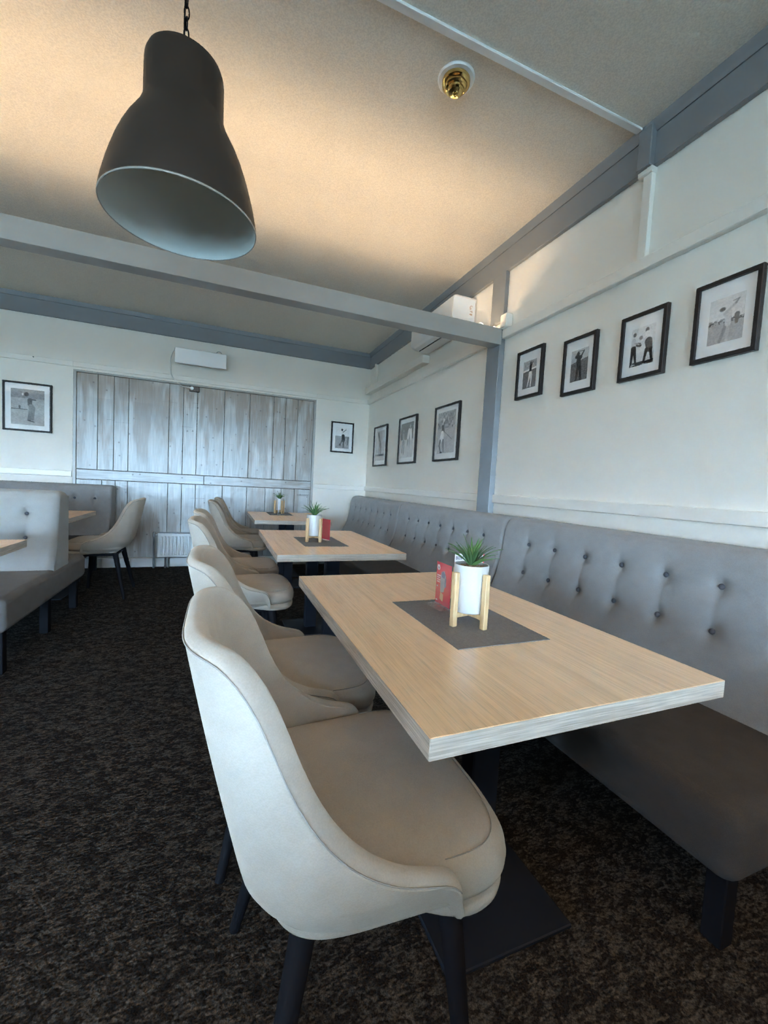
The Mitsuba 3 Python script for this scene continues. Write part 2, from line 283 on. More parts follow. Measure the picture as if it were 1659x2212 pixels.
# ------------------------------------------------------------------ chairs
def chair_parts():
    th = np.linspace(-math.pi / 2, math.pi / 2, 6001); n = 4.3; UF = 0.452
    def ubz(z): return 0.103 - 0.238 * (np.maximum(z, 0.44) - 0.5)
    def plan(t, z, d=0.0):
        ub = ubz(z) + d; w = 0.285 - 0.030 * np.clip((z - 0.55) / 0.37, 0, 1) - d
        return np.stack([ub + (UF - ub) * (1 - np.abs(np.cos(t)) ** (2 / n)), w * np.sign(np.sin(t)) * np.abs(np.sin(t)) ** (2 / n)], -1)
    base = plan(th, 0.5); s = np.r_[0, np.cumsum(np.linalg.norm(np.diff(base, axis=0), axis=1))]
    L = s[-1]; e = np.concatenate([np.linspace(0, 0.035, 9), np.linspace(0.035, L - 0.035, 100)[1:-1], np.linspace(L - 0.035, L, 9)])
    ts = np.interp(e, s, th)
    TG = [(0.052, 0.912), (0.083, 0.884), (0.110, 0.842), (0.133, 0.792), (0.158, 0.735), (0.185, 0.688), (0.212, 0.652), (0.242, 0.622), (0.280, 0.594), (0.335, 0.567), (0.400, 0.549), (0.452, 0.536)]
    from scipy.interpolate import PchipInterpolator
    ff = [(u - ubz(z)) / (UF - ubz(z)) for u, z in TG]
    zt = PchipInterpolator([0.0, 0.02, 0.06] + ff, [0.923, 0.922, 0.919] + [z for _, z in TG])
    rings, seam_pts = [], []
    for k, t in enumerate(ts):
        f = 1 - abs(math.cos(t)) ** (2 / n); z1 = float(zt(f)); ed = min(e[k], L - e[k])
        fac = max(math.sqrt(max(0.0, 1 - (1 - min(ed / 0.035, 1)) ** 2)), 0.45); f2 = math.sqrt(max(0.0, 1 - (1 - min(ed / 0.045, 1)) ** 2))
        thk = 0.037 - 0.003 * np.clip((f - 0.3) / 0.4, 0, 1); rr = thk / 2; top = z1 - 0.005 - 0.060 * (1 - f2)
        zs, ds = [], []
        zc = min(1.0, (top - rr - 0.412) / 0.113)
        for z, d in ((0.424, 0.150), (0.414, 0.128), (0.413, 0.112), (0.419, 0.090), (0.432, 0.065), (0.452, 0.041), (0.477, 0.021), (0.505, 0.007)): zs.append(0.412 + (z - 0.412) * zc); ds.append(d)
        for q in np.linspace(min(0.525, top - rr - 0.004), top - rr, 14): zs.append(q); ds.append(-0.003 * math.sin(math.pi * min(1, max(0, (q - 0.525) / max(0.02, top - 0.525)))))
        for ph in np.linspace(0, math.pi, 11)[1:]: zs.append(top - rr + rr * 0.85 * math.sin(ph)); ds.append(rr - rr * math.cos(ph))
        for q in np.linspace(top - rr, min(0.455, top - rr - 0.02), 14)[1:]: zs.append(q); ds.append(thk + 0.006 * math.sin(math.pi * max(0, (q - 0.455) / max(0.02, top - rr - 0.455))) * (1 if top > 0.6 else 0))
        ring = []
        for z, d in zip(zs, ds):
            dd = thk / 2 + (d - thk / 2) * fac
            q = plan(t, z, dd); ring.append((q[0], q[1], z))
        rings.append(ring)
        zsm = top - rr + 0.003
        if ed > 0.012:
            q = plan(t, zsm, rr - rr * fac - 0.0012); seam_pts.append((q[0], q[1], zsm))
    shell = loft(rings)
    seam = tube(seam_pts, 0.0013, 6)
    # cushion: rings of a rounded plan from the underside up to a crowned top
    def plan2(f, grow=0.0, waist=False):
        a = np.linspace(0, 2 * math.pi, 96, endpoint=False); c, s_ = np.cos(a), np.sin(a); nn = 5.0
        x = np.sign(c) * np.abs(c) ** (2 / nn); y = np.sign(s_) * np.abs(s_) ** (2 / nn)
        u = 0.365 + (0.222 + grow) * x * f; wv = (0.266 + grow) - 0.022 * (1 - (x * f + 1) / 2)
        u = u + 0.018 * np.where(x > 0, (1 - np.abs(y) ** 2), 0) * f
        if waist: q = np.clip((u - 0.30) / 0.19, 0, 1); wv = wv * (0.70 + 0.30 * q * q * (3 - 2 * q)); u = np.maximum(u, 0.21)
        return u, wv * y * f
    def layers(sp, crown=None, waist=False):
        rr = []
        for z, g in sp:
            u, v = plan2(1.0, g, waist); rr.append(np.stack([u, v, np.full_like(u, z)], -1))
        if crown:
            zt_, c = crown
            for f in (0.9, 0.78, 0.62, 0.45, 0.27, 0.1):
                u, v = plan2(f, sp[-1][1]); rr.append(np.stack([u, v, zt_ + c * (1 - f ** 2) * np.ones_like(u)], -1))
        return loft(rr)
    cushion = layers([(0.452, -0.03), (0.450, -0.012), (0.456, -0.003), (0.468, 0.002), (0.486, 0.003), (0.502, 0.0), (0.514, -0.008), (0.521, -0.022)], (0.523, 0.012))
    seat_base = layers([(0.410, -0.06), (0.409, -0.026), (0.412, -0.012), (0.420, -0.004), (0.434, -0.002), (0.446, -0.010), (0.449, -0.03)], None, True)
    u, v = plan2(1.0, -0.0215); keep = [(a, b, 0.5222) for a, b in zip(u, v) if a > 0.40]
    keep = sorted(keep, key=lambda q: math.atan2(q[1], q[0] - 0.365))
    seam2 = tube(keep, 0.0010, 6)
    legs = [cone((0.21, 0.165 * s_, 0.412), (0.122, 0.235 * s_, 0.0), 0.023, 0.013) for s_ in (-1, 1)] + [cone((0.47, 0.2 * s_, 0.405), (0.515, 0.24 * s_, 0.0), 0.023, 0.013) for s_ in (-1, 1)]
    under = box(0.20, 0.49, -0.18, 0.18, 0.386, 0.408, 0.004)
    return shell, seam, cushion, seat_base, seam2, legs, under
SH, SE, CU, SB, S2, LG, UN = chair_parts()
CH = dict(shell=ply(SH, 'm_chair', True), seam=ply(SE, 'm_piping', True), cushion=ply(CU, 'm_chair', True), base=ply(SB, 'm_chair', True), seam2=ply(S2, 'm_piping', True), legs=[ply(l, 'm_black', 40) for l in LG], under=ply(UN, 'm_black'))
def chair(x, y, rot, label, group=None):
    t = thing('dining_chair', label, 'chair', group); m = mat4(x, y, 0, rot)
    part(t, 'backrest', CH['shell'], to=m); part(t, 'backrest_seam', CH['seam'], to=m)
    cs = part(t, 'seat_cushion', CH['cushion'], to=m); put(cs + '__seam', CH['seam2'], None, to=m); part(t, 'seat_base', CH['base'], to=m); part(t, 'underframe', CH['under'], to=m)
    for l in CH['legs']: part(t, 'leg', l, to=m)
GC = 'beige upholstered dining chairs along the tables'
chair(-0.055, 0.812, 0.0, 'beige fabric tub chair closest to the viewer, in front of the near oak table', GC)
chair(-0.09, 1.43, 0.0, 'beige fabric tub chair second from the front, at the near oak table', GC)
chair(-0.165, 2.63, 0.0, 'beige tub chair at the near half of the middle table, third from the front', GC)
chair(-0.17, 3.26, 0.0, 'beige tub chair at the far half of the middle table, fourth from the front', GC)
chair(-0.11, 4.70, 0.0, 'shaded beige tub chair at the near end of the farthest table by the bench', GC)
chair(-0.055, 5.32, 0.0, 'beige tub chair farthest back, by the radiator and the plank panel', GC)
chair(-0.655, 4.555, math.pi, 'beige tub chair facing left at the booth table, before the plank panel')

# ------------------------------------------------------------------ tables
def table(x0, x1, y0, y1, peds, label, z=0.745):
    t = thing('dining_table', label, 'table')
    part(t, 'tabletop', box(x0, x1, y0, y1, z - 0.041, z, 0.0012), 'm_oak')
    for (px, py) in peds:
        pd = part(t, 'pedestal', box(px - 0.045, px + 0.045, py - 0.03, py + 0.03, 0.012, z - 0.046, 0.004), 'm_metal')
        put(pd + '__foot', box(px - 0.19, px + 0.19, py - 0.19, py + 0.19, 0.0, 0.013, 0.003), 'm_metal')
        put(pd + '__top_plate', box(px - 0.15, px + 0.15, py - 0.12, py + 0.12, z - 0.047, z - 0.041), 'm_metal')
    return t
table(0.333, 1.110, 0.575, 1.787, [(0.72, 0.95), (0.72, 1.47)], 'large oak table nearest the viewer, with two pedestals')
table(0.308, 1.093, 2.320, 2.927, [(0.70, 2.62)], 'small oak table in front of its twin, near half of the middle pair')
table(0.310, 1.094, 2.930, 3.500, [(0.70, 3.22)], 'small oak table pushed up behind its twin, far half of the middle pair')
table(0.340, 1.136, 4.334, 5.478, [(0.74, 4.65), (0.74, 5.17)], 'oak table farthest back along the bench, near the end wall')
table(-2.25, -1.00, 2.10, 2.905, [(-1.95, 2.48), (-1.35, 2.40)], 'oak table cut by the left edge, before the grey booth bench')
table(-2.35, -1.155, 4.17, 4.985, [(-2.05, 4.57), (-1.45, 4.57)], 'oak table in the far left booth, between two grey benches')
def placemat(x0, x1, y0, y1, label):
    one('placemat', box(x0, x1, y0, y1, 0.745, 0.7468), 'm_placemat', label, 'placemat', 'dark woven placemats under the plants')
placemat(0.582, 0.884, 0.891, 1.328, 'dark grey woven mat lying on the large oak table')
placemat(0.519, 0.806, 2.608, 3.058, 'dark grey woven mat across the two middle tables')
placemat(0.562, 0.835, 4.995, 5.443, 'dark grey woven mat on the farthest table')

# ------------------------------------------------------------------ benches
def bench_back(L, prof, buttons, rear, tuft=0.024, end_r=0.03, ny=150):
    """Backrest: local x outward from the wall, y along, z up; prof runs up the front from the seat to the rear top."""
    p = np.array(prof); s = np.r_[0, np.cumsum(np.linalg.norm(np.diff(p, axis=0), axis=1))]
    from scipy.interpolate import PchipInterpolator
    q = np.linspace(0, s[-1], 58); fr = np.stack([PchipInterpolator(s, p[:, 0])(q), PchipInterpolator(s, p[:, 1])(q)], 1)
    zb = p[0][1]; rr = np.array([(rear, z) for z in np.linspace(p[-1][1] - 0.012, zb, 6)]); bt = np.array([(x, zb) for x in np.linspace(rear, p[0][0], 6)[1:-1]])
    ring = np.vstack([fr, rr, bt]); nf = len(fr)
    tg = np.roll(ring, -1, 0) - np.roll(ring, 1, 0); tg /= np.linalg.norm(tg, axis=1, keepdims=True); nrm = np.stack([tg[:, 1], -tg[:, 0]], 1)
    if nrm[10, 0] < 0: nrm = -nrm
    ys = np.concatenate([end_r * (1 - np.cos(np.linspace(0, math.pi / 2, 7))), np.linspace(end_r, L - end_r, ny)[1:-1], L - end_r * (1 - np.cos(np.linspace(math.pi / 2, 0, 7)))])
    rings = []
    for y in ys:
        e = min(y, L - y); off = end_r * 0.8 * (1 - math.sqrt(max(0, 1 - (1 - min(e / end_r, 1)) ** 2)))
        r2 = ring - nrm * off * np.r_[np.ones(nf), np.zeros(len(ring) - nf)][:, None]
        z = ring[:nf, 1]; d = np.zeros(nf)
        for by, bz in buttons:
            rad = np.sqrt((y - by) ** 2 + (z - bz) ** 2)
            d += tuft * np.exp(-(rad / 0.030) ** 2) + 0.30 * tuft * np.exp(-(rad / 0.085) ** 2)
            d += 0.15 * tuft * np.exp(-((y - by) / 0.008) ** 2) * np.exp(-((z - bz) / 0.10) ** 2)
        r2[:nf] -= nrm[:nf] * d[:, None]
        rings.append([(a, y, b) for a, b in r2])
    def at(by, bz):
        i = int(np.argmin(np.abs(fr[:, 1] - bz) + (np.arange(nf) > 50) * 9)); return fr[i] - nrm[i] * tuft * 1.02, nrm[i]
    return loft(rings), at
def button_mesh(): return lathe([(0, -0.006), (0.0085, -0.004), (0.0115, 0.0), (0.009, 0.0035), (0.004, 0.0055), (0, 0.006)], 18)
BUT = ply(button_mesh(), 'm_button', True)
def button_to(m, x, y, z, n):
    a = np.array([n[0], 0, n[1]]); b = np.array([0, 1.0, 0]); c = np.cross(a, b); l = np.eye(4); l[:3, 0], l[:3, 1], l[:3, 2], l[:3, 3] = b, -c, a, (x + a[0] * 0.002, y, z + a[2] * 0.002)
    if np.linalg.det(l[:3, :3]) < 0: l[:3, 1] *= -1
    return m @ l
PROF = [(0.385, 0.40), (0.362, 0.435), (0.330, 0.50), (0.300, 0.565), (0.275, 0.64), (0.255, 0.72), (0.240, 0.80), (0.228, 0.90), (0.212, 0.955), (0.190, 0.982), (0.155, 0.994), (0.10, 0.996), (0.065, 0.992)]
BTN = [(0.105 + 0.05 + 0.212 * k, z) for k in range(7) for z in (0.835, 0.668)]
BL = 1.745
BTN = [(BL / 2 + 0.2125 * (k - 3), z) for k in range(7) for z in (0.838, 0.672)]
bb, bat = bench_back(BL, PROF, BTN, 0.058)
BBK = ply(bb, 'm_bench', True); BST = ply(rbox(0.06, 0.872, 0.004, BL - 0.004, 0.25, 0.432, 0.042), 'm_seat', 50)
BLG = {(x, y): ply(box(x - 0.025, x + 0.025, y - 0.025, y + 0.025, 0.0, 0.252, 0.003), 'm_black') for x in (0.74, 0.14) for y in (0.09, BL - 0.09)}
def bench(m, label):
    t = thing('bench_seat', label, 'bench', 'grey button-back bench seats along the right wall')
    bk = part(t, 'backrest', BBK, to=m); part(t, 'seat', BST, to=m, label='darker grey seat')
    for by, bz in BTN:
        (x, z), n = bat(by, bz); put(numbered(bk + '__button'), BUT, None, to=button_to(m, x, by, z, n))
    for l in BLG.values(): part(t, 'leg', l, to=m)
def m_right(y_end): return mat4(XR, y_end, 0, math.pi)
bench(m_right(2.268), 'grey button-back bench seat nearest the viewer, beside the large oak table')
bench(m_right(4.018), 'grey button-back bench seat in the middle of the row, beside the pair of middle tables')
bench(m_right(5.768), 'grey button-back bench seat farthest along the right wall, ending at the corner')

# booth in the left: two seats back to back
PB = [(0.315, 0.40), (0.31, 0.44), (0.285, 0.52), (0.262, 0.62), (0.245, 0.72), (0.232, 0.82), (0.222, 0.90), (0.205, 0.955), (0.175, 0.982), (0.13, 0.992), (0.08, 0.994), (0.03, 0.988), (0.004, 0.965)]
LB = 1.60
BB = [(LB / 2 + 0.205 * (k - 3), z) for k in range(7) for z in (0.832, 0.672)]
bo, oat = bench_back(LB, PB, BB, 0.0, tuft=0.03, end_r=0.05)
m = mat4(-1.055 - LB, 3.80, 0, -math.pi / 2)          # faces the viewer
t = thing('booth_bench', 'pale grey padded double booth bench on the left with black legs', 'bench')
bk = part(t, 'backrest', bo, 'm_booth', True, to=m)
for by, bz in BB:
    (x, z), n = oat(by, bz); put(numbered(bk + '__button'), BUT, None, to=button_to(m, x, by, z, n))
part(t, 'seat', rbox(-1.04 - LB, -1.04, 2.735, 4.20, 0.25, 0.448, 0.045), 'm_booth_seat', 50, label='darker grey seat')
for x in (-1.11, -2.5):
    for y in (2.86, 3.52, 4.13): part(t, 'leg', box(x - 0.026, x + 0.026, y - 0.026, y + 0.026, 0, 0.252, 0.003), 'm_black')
LE = 1.75
BE = [(LE - 0.165 - 0.190 * k, z) for k in range(8) for z in (0.842, 0.678)]
be, eat = bench_back(LE, [(x, z) for x, z in PROF], BE, 0.03, tuft=0.024, end_r=0.03)
m = mat4(-1.135 - LE, YB - 0.02, 0, -math.pi / 2)
t = thing('booth_bench', 'grey button-back booth bench against the end wall, half over the plank panel', 'bench')
bk = part(t, 'backrest', be, 'm_bench', True, to=m)
for by, bz in BE:
    (x, z), n = eat(by, bz); put(numbered(bk + '__button'), BUT, None, to=button_to(m, x, by, z, n))
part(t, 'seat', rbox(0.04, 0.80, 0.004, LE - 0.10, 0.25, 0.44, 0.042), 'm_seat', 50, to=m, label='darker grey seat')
for x in (0.70, 0.12):
    for y in (0.09, LE - 0.19): part(t, 'leg', box(x - 0.025, x + 0.025, y - 0.025, y + 0.025, 0, 0.252, 0.003), 'm_black', to=m)

# ------------------------------------------------------------------ potted plants
def leaf_mesh(L, w, lift, droop):
    n = 11; s = np.linspace(0, 1, n); ang = lift - droop * s ** 1.6; ds = L / (n - 1)
    x = np.r_[0, np.cumsum(np.cos(ang[:-1]) * ds)]; z = np.r_[0, np.cumsum(np.sin(ang[:-1]) * ds)]
    wd = w * np.clip(np.minimum(1.0, 0.55 + 2.2 * s) * (1 - s ** 1.25) ** 0.8, 0.03, None); th = 0.0016 * (1 - 0.7 * s) + 0.0003; v = []
    for i in range(n):
        nx, nz = -math.sin(ang[i]), math.cos(ang[i]); c = 0.35 * wd[i]
        ring = [(x[i] + nx * (c - th[i]), wd[i], z[i] + nz * (c - th[i])), (x[i] + nx * th[i] * 0.3, 0, z[i] + nz * th[i] * 0.3 - 0), (x[i] + nx * (c - th[i]), -wd[i], z[i] + nz * (c - th[i])), (x[i] - nx * th[i] * 2, 0, z[i] - nz * th[i] * 2)]
        v.append(ring)
    return loft(v)
LEAVES = [ply(leaf_mesh(L, w, li, dr_), LEAF[i % 3], True) for i, (L, w, li, dr_) in enumerate([(0.125, 0.0075, 1.40, 0.35), (0.118, 0.008, 1.20, 0.65), (0.122, 0.008, 0.98, 0.75), (0.125, 0.0075, 0.80, 0.80), (0.11, 0.0085, 0.62, 0.70), (0.100, 0.009, 1.05, 0.35)])]
POT = ply(lathe([(0, 0.040), (0.044, 0.040), (0.0475, 0.043), (0.0505, 0.10), (0.0525, 0.182), (0.0518, 0.1845), (0.0492, 0.1845), (0.0482, 0.170), (0.0, 0.170)], 72), 'm_pot', 35)
so = trimesh.creation.icosphere(3, 1.0); so.vertices *= (0.0478, 0.0478, 0.010); so.vertices[:, 2] += 0.003 * (meshkit.noise(so.vertices * 140) - 0.5) + 0.172
SOIL = ply(so, 'm_soil', True)
PLEG = ply(box(-0.0085, 0.0085, -0.0085, 0.0085, 0.0, 0.163, 0.0015), 'm_bamboo'); PBAR = ply(box(-0.058, 0.058, -0.006, 0.006, 0.026, 0.040, 0.001), 'm_bamboo')
PBAR2 = ply(cat([box(-0.058, -0.0062, -0.006, 0.006, 0.026, 0.040, 0.001), box(0.0062, 0.058, -0.006, 0.006, 0.026, 0.040, 0.001)]), 'm_bamboo')
def plant(x, y, rot, seed, label):
    t = thing('potted_plant', label, 'plant', 'spiky plants in white pots on wooden stands'); z = 0.7468; r = random.Random(seed)
    m0 = mat4(x, y, z, rot)
    part(t, 'pot', POT, to=m0); part(t, 'soil', SOIL, to=m0)
    for k in range(4): part(t, 'stand_leg', PLEG, to=mat4(x, y, z, rot) @ mat4(0, 0, 0, k * math.pi / 2) @ mat4(0.0625, 0, 0))
    part(t, 'stand_bar', PBAR, to=m0); part(t, 'stand_bar', PBAR2, to=mat4(x, y, z, rot + math.pi / 2))
    N = 38
    for k in range(N):
        li = [0, 1, 2, 3, 4, 5][(0 if k < 3 else 1 + (k % 4)) if k % 7 else 5]
        a = k * 2.399963 + r.uniform(-0.2, 0.2); sc = r.uniform(0.66, 0.88)
        part(t, 'leaf', LEAVES[li], to=mat4(x, y, z + 0.180, a) @ mat4(0.003 + 0.003 * (k / N), 0, 0) @ np.diag([sc, sc, sc, 1.0]))
AX = math.atan2(1.003 - 1.054, 0.739 - 0.659)
plant(0.724, 1.066, AX - math.pi / 4, 3, 'spiky green plant in a white pot on a wooden stand, on the large near table')
plant(0.618, 2.835, -math.pi / 4 - 0.22, 5, 'spiky green plant in a white pot on a wooden stand, on the middle tables')
plant(0.700, 5.262, -math.pi / 4 - 0.38, 9, 'spiky green plant in a white pot on a wooden stand, on the farthest table')

# ------------------------------------------------------------------ menu cards
def sheet(x0, x1, z0, z1, y=0.0, d=0.0006): return box(x0, x1, y - d, y, z0, z1)
def words(parent, name, txt, h, x, z, m, mat, bold=True, y=-0.0022, width=None, rot=0.0):
    g = meshkit.text_mesh(txt, h, 0.0003, bold)
    if width: g.apply_scale((width / (g.bounds[1][0] - g.bounds[0][0]), 1, 1))
    if rot: g.apply_transform(trimesh.transformations.rotation_matrix(rot, (0, 0, 1)))
    g.apply_transform(trimesh.transformations.rotation_matrix(math.pi / 2, (1, 0, 0))); g.apply_translation((x, y, z))
    return part(parent, name, g, mat, to=m)
def disc(r, x, z, y, h=0.0004, sx=1.0):
    c = trimesh.creation.cylinder(r, h, sections=32); c.apply_transform(trimesh.transformations.rotation_matrix(math.pi / 2, (1, 0, 0))); c.apply_scale((sx, 1, 1)); c.apply_translation((x, y, z)); return c
def red_menu(x, y, rot, label, front=True):
    """Card faces local -y; its width runs along local x."""
    t = thing('menu_stand', label, 'menu holder', 'red menu cards in clear holders'); m = mat4(x, y, 0.7468, rot)
    part(t, 'card', sheet(-0.05, 0.05, 0.004, 0.150), 'm_red', to=m)
    part(t, 'holder', cat([box(-0.052, 0.052, -0.0060, -0.0048, 0.002, 0.152), box(-0.052, 0.052, -0.042 if front else -0.02, 0.01, 0.0, 0.0015)]), 'm_acrylic', to=m, label='clear acrylic holder')
    if front:
        part(t, 'logo', disc(0.0105, -0.036, 0.131, -0.0008), 'm_paper', to=m, label='white round emblem')
        part(t, 'emblem_stroke', cat([sheet(-0.0415, -0.0305, 0.1300, 0.1311, -0.0012, 0.0003), sheet(-0.0385, -0.0375, 0.1285, 0.1345, -0.0012, 0.0003), sheet(-0.0350, -0.0340, 0.1270, 0.1330, -0.0012, 0.0003)]), 'm_blue', to=m)
        part(t, 'bottle_picture', cat([hull([(a, -0.0010 - d, b) for a, b in ((-0.016, 0.045), (0.006, 0.05), (0.014, 0.075), (0.018, 0.105), (0.006, 0.125), (-0.014, 0.118), (-0.02, 0.09)) for d in (0, 0.0003)])]), 'm_print_grey', to=m)
        part(t, 'glass_picture', cat([hull([(a, -0.0014 - d, b) for a, b in ((-0.012, 0.10), (0.008, 0.098), (0.012, 0.112), (-0.002, 0.122), (-0.014, 0.115)) for d in (0, 0.0003)]), hull([(a, -0.0014 - d, b) for a, b in ((0.012, 0.07), (0.02, 0.07), (0.02, 0.10), (0.012, 0.10)) for d in (0, 0.0003)])]), 'm_blue', to=m)
        part(t, 'dish_picture', cat([hull([(a, -0.0014 - d, b) for a, b in ((-0.018, 0.022), (0.004, 0.016), (0.006, 0.042), (-0.014, 0.048)) for d in (0, 0.0003)])]), 'm_print_tan', to=m)
        for k in range(4): part(t, 'text_line', sheet(-0.044, -0.022 + 0.004 * (k % 2), 0.078 + 0.0075 * k, 0.083 + 0.0075 * k, -0.0010, 0.0003), 'm_print_pink', to=m)
        part(t, 'text_line', sheet(-0.044, -0.034, 0.012, 0.016, -0.0010, 0.0003), 'm_paper', to=m)
        part(t, 'text_line', sheet(-0.044, -0.036, 0.062, 0.066, -0.0010, 0.0003), 'm_paper', to=m)
red_menu(0.736, 1.247, -math.pi / 2, 'clear holder with a red menu card, behind the pot on the large near table')
red_menu(0.722, 2.905, -math.pi / 2 + 0.35, 'clear holder with a red menu card, beside the pot on the middle tables', False)
t = thing('table_sign', 'white table card with bold black lettering, behind the pot on the large near table', 'sign'); m = mat4(0.872, 1.30, 0.7468, 0.05)
part(t, 'card', sheet(-0.066, 0.062, 0.003, 0.176), 'm_paper', to=m); part(t, 'red_edge', sheet(0.0625, 0.066, 0.003, 0.176), 'm_red', to=m, label='narrow red edge')
part(t, 'foot', box(-0.066, 0.066, -0.012, 0.02, 0.0, 0.003), 'm_acrylic', to=m)
words(t, 'lettering', 'BISTRO LUNCH', 0.0115, -0.062, 0.1545, m, 'm_ink', y=-0.0008, width=0.121)
t = thing('menu_stand', 'grey card in a clear holder, seen edge on in front of the farthest pot', 'menu holder'); m = mat4(0.672, 5.13, 0.7468, math.pi / 2 - 0.14)
part(t, 'card', sheet(-0.05, 0.05, 0.02, 0.150, d=0.008), 'm_print_grey', to=m); part(t, 'holder', cat([box(-0.052, 0.052, 0.0, 0.0015, 0.002, 0.152), box(-0.052, 0.052, -0.03, 0.03, 0.0, 0.0015)]), 'm_acrylic', to=m)

# ------------------------------------------------------------------ framed photographs
def draw(w, h, bg, shapes, seed, tint=(1.0, 0.975, 0.95), grain=0.05):
    ny, nx = 96, max(24, int(96 * w / h)); X, Y = np.meshgrid((np.arange(nx) + 0.5) / nx, (np.arange(ny) + 0.5) / ny); asp = w / h
    g = bg(X, Y); px = 0.9 / ny
    for sh in shapes:
        k = sh[0]
        if k == 'c':      # capsule with two radii
            _, x0, y0, x1, y1, r0, r1, val = sh; dx, dy = (x1 - x0) * asp, y1 - y0; q = np.clip((((X - x0) * asp) * dx + (Y - y0) * dy) / (dx * dx + dy * dy + 1e-9), 0, 1)
            d = np.hypot((X - x0) * asp - q * dx, Y - y0 - q * dy) - (r0 + (r1 - r0) * q)
        else:             # ellipse
            _, x0, y0, rx, ry, val = sh; d = (np.hypot((X - x0) * asp / rx, (Y - y0) / ry) - 1) * min(rx, ry)
        a = np.clip(0.5 - d / (2 * px), 0, 1); g = g * (1 - a) + val * a
    nz = meshkit.noise(np.stack([X * 38 * asp, Y * 38, np.full_like(X, seed)], -1)); g = np.clip(g + grain * (nz - 0.5) * 2, 0.01, 0.95)
    col = (g ** 1.8)[..., None] * np.array(tint)
    vx = (np.arange(nx) / (nx - 1) - 0.5) * w; vz = (0.5 - np.arange(ny) / (ny - 1)) * h
    V = np.stack([np.broadcast_to(vx, (ny, nx)), np.zeros((ny, nx)), np.broadcast_to(vz[:, None], (ny, nx))], -1).reshape(-1, 3)
    i, j = np.meshgrid(np.arange(ny - 1), np.arange(nx - 1), indexing='ij'); a = i * nx + j; Fc = np.stack([a, a + nx, a + nx + 1, a + 1], -1).reshape(-1, 4)
    return V, np.vstack([Fc[:, [0, 1, 2]], Fc[:, [0, 2, 3]]]), col.reshape(-1, 3)
ns = lambda X, Y, s, k=10: meshkit.fbm(np.stack([X * k, Y * k * 1.4, np.full_like(X, s)], -1))
def bg_crowd(X, Y): return np.where(Y < 0.48 + 0.05 * ns(X, Y, 2, 12), 0.80, 0.50 + 0.10 * ns(X, Y, 3, 16)) - 0.35 * ((np.abs(Y - 0.52) < 0.05) & (ns(X, Y, 4, 22) > 0.52))
def bg_plain(X, Y): return np.where(Y > 0.90, 0.12 + 0.5 * (ns(X, Y, 6, 12) > 0.6), 0.90 - 0.10 * ns(X, Y, 5, 6) - 0.12 * np.clip((Y - 0.6) * 4, 0, 1))
def bg_dark(X, Y): return np.where(Y < 0.38 + 0.06 * ns(X, Y, 8, 6) - 0.10 * X, 0.62, 0.20 + 0.14 * ns(X, Y, 9, 18))
def bg_mid(X, Y): return np.where(np.abs(Y - 0.36 + 0.05 * X) < 0.03, 0.86, np.where(Y < 0.33, 0.34 + 0.4 * ns(X, Y, 10, 12), 0.24 + 0.14 * ns(X, Y, 11, 9)))
def bg_trees(X, Y): return np.where(Y < 0.40, 0.22 + 0.62 * ns(X, Y, 12, 13), 0.72 - 0.14 * ns(X, Y, 13, 9))
def bg_walk(X, Y): return np.where(Y < 0.48, 0.24 + 0.12 * ns(X, Y, 14, 10), 0.66 + 0.12 * ns(X, Y, 15, 8))
def bg_soft(X, Y): return 0.62 + 0.14 * ns(X, Y, 16, 5) - 0.25 * ((Y > 0.78) & (Y < 0.83))
def bg_yard(X, Y): return np.where(Y < 0.25, 0.46, 0.62) + 0.10 * (ns(X, Y, 17, 10) - 0.5) - 0.4 * ((np.abs(Y - 0.56) < 0.012) & (X < 0.5))
def bg_rock(X, Y): return np.where(Y < 0.42, 0.88, np.where((X < 0.42) & (Y < 0.8), 0.48, 0.52 + 0.35 * (ns(X, Y, 18, 13) - 0.5)))
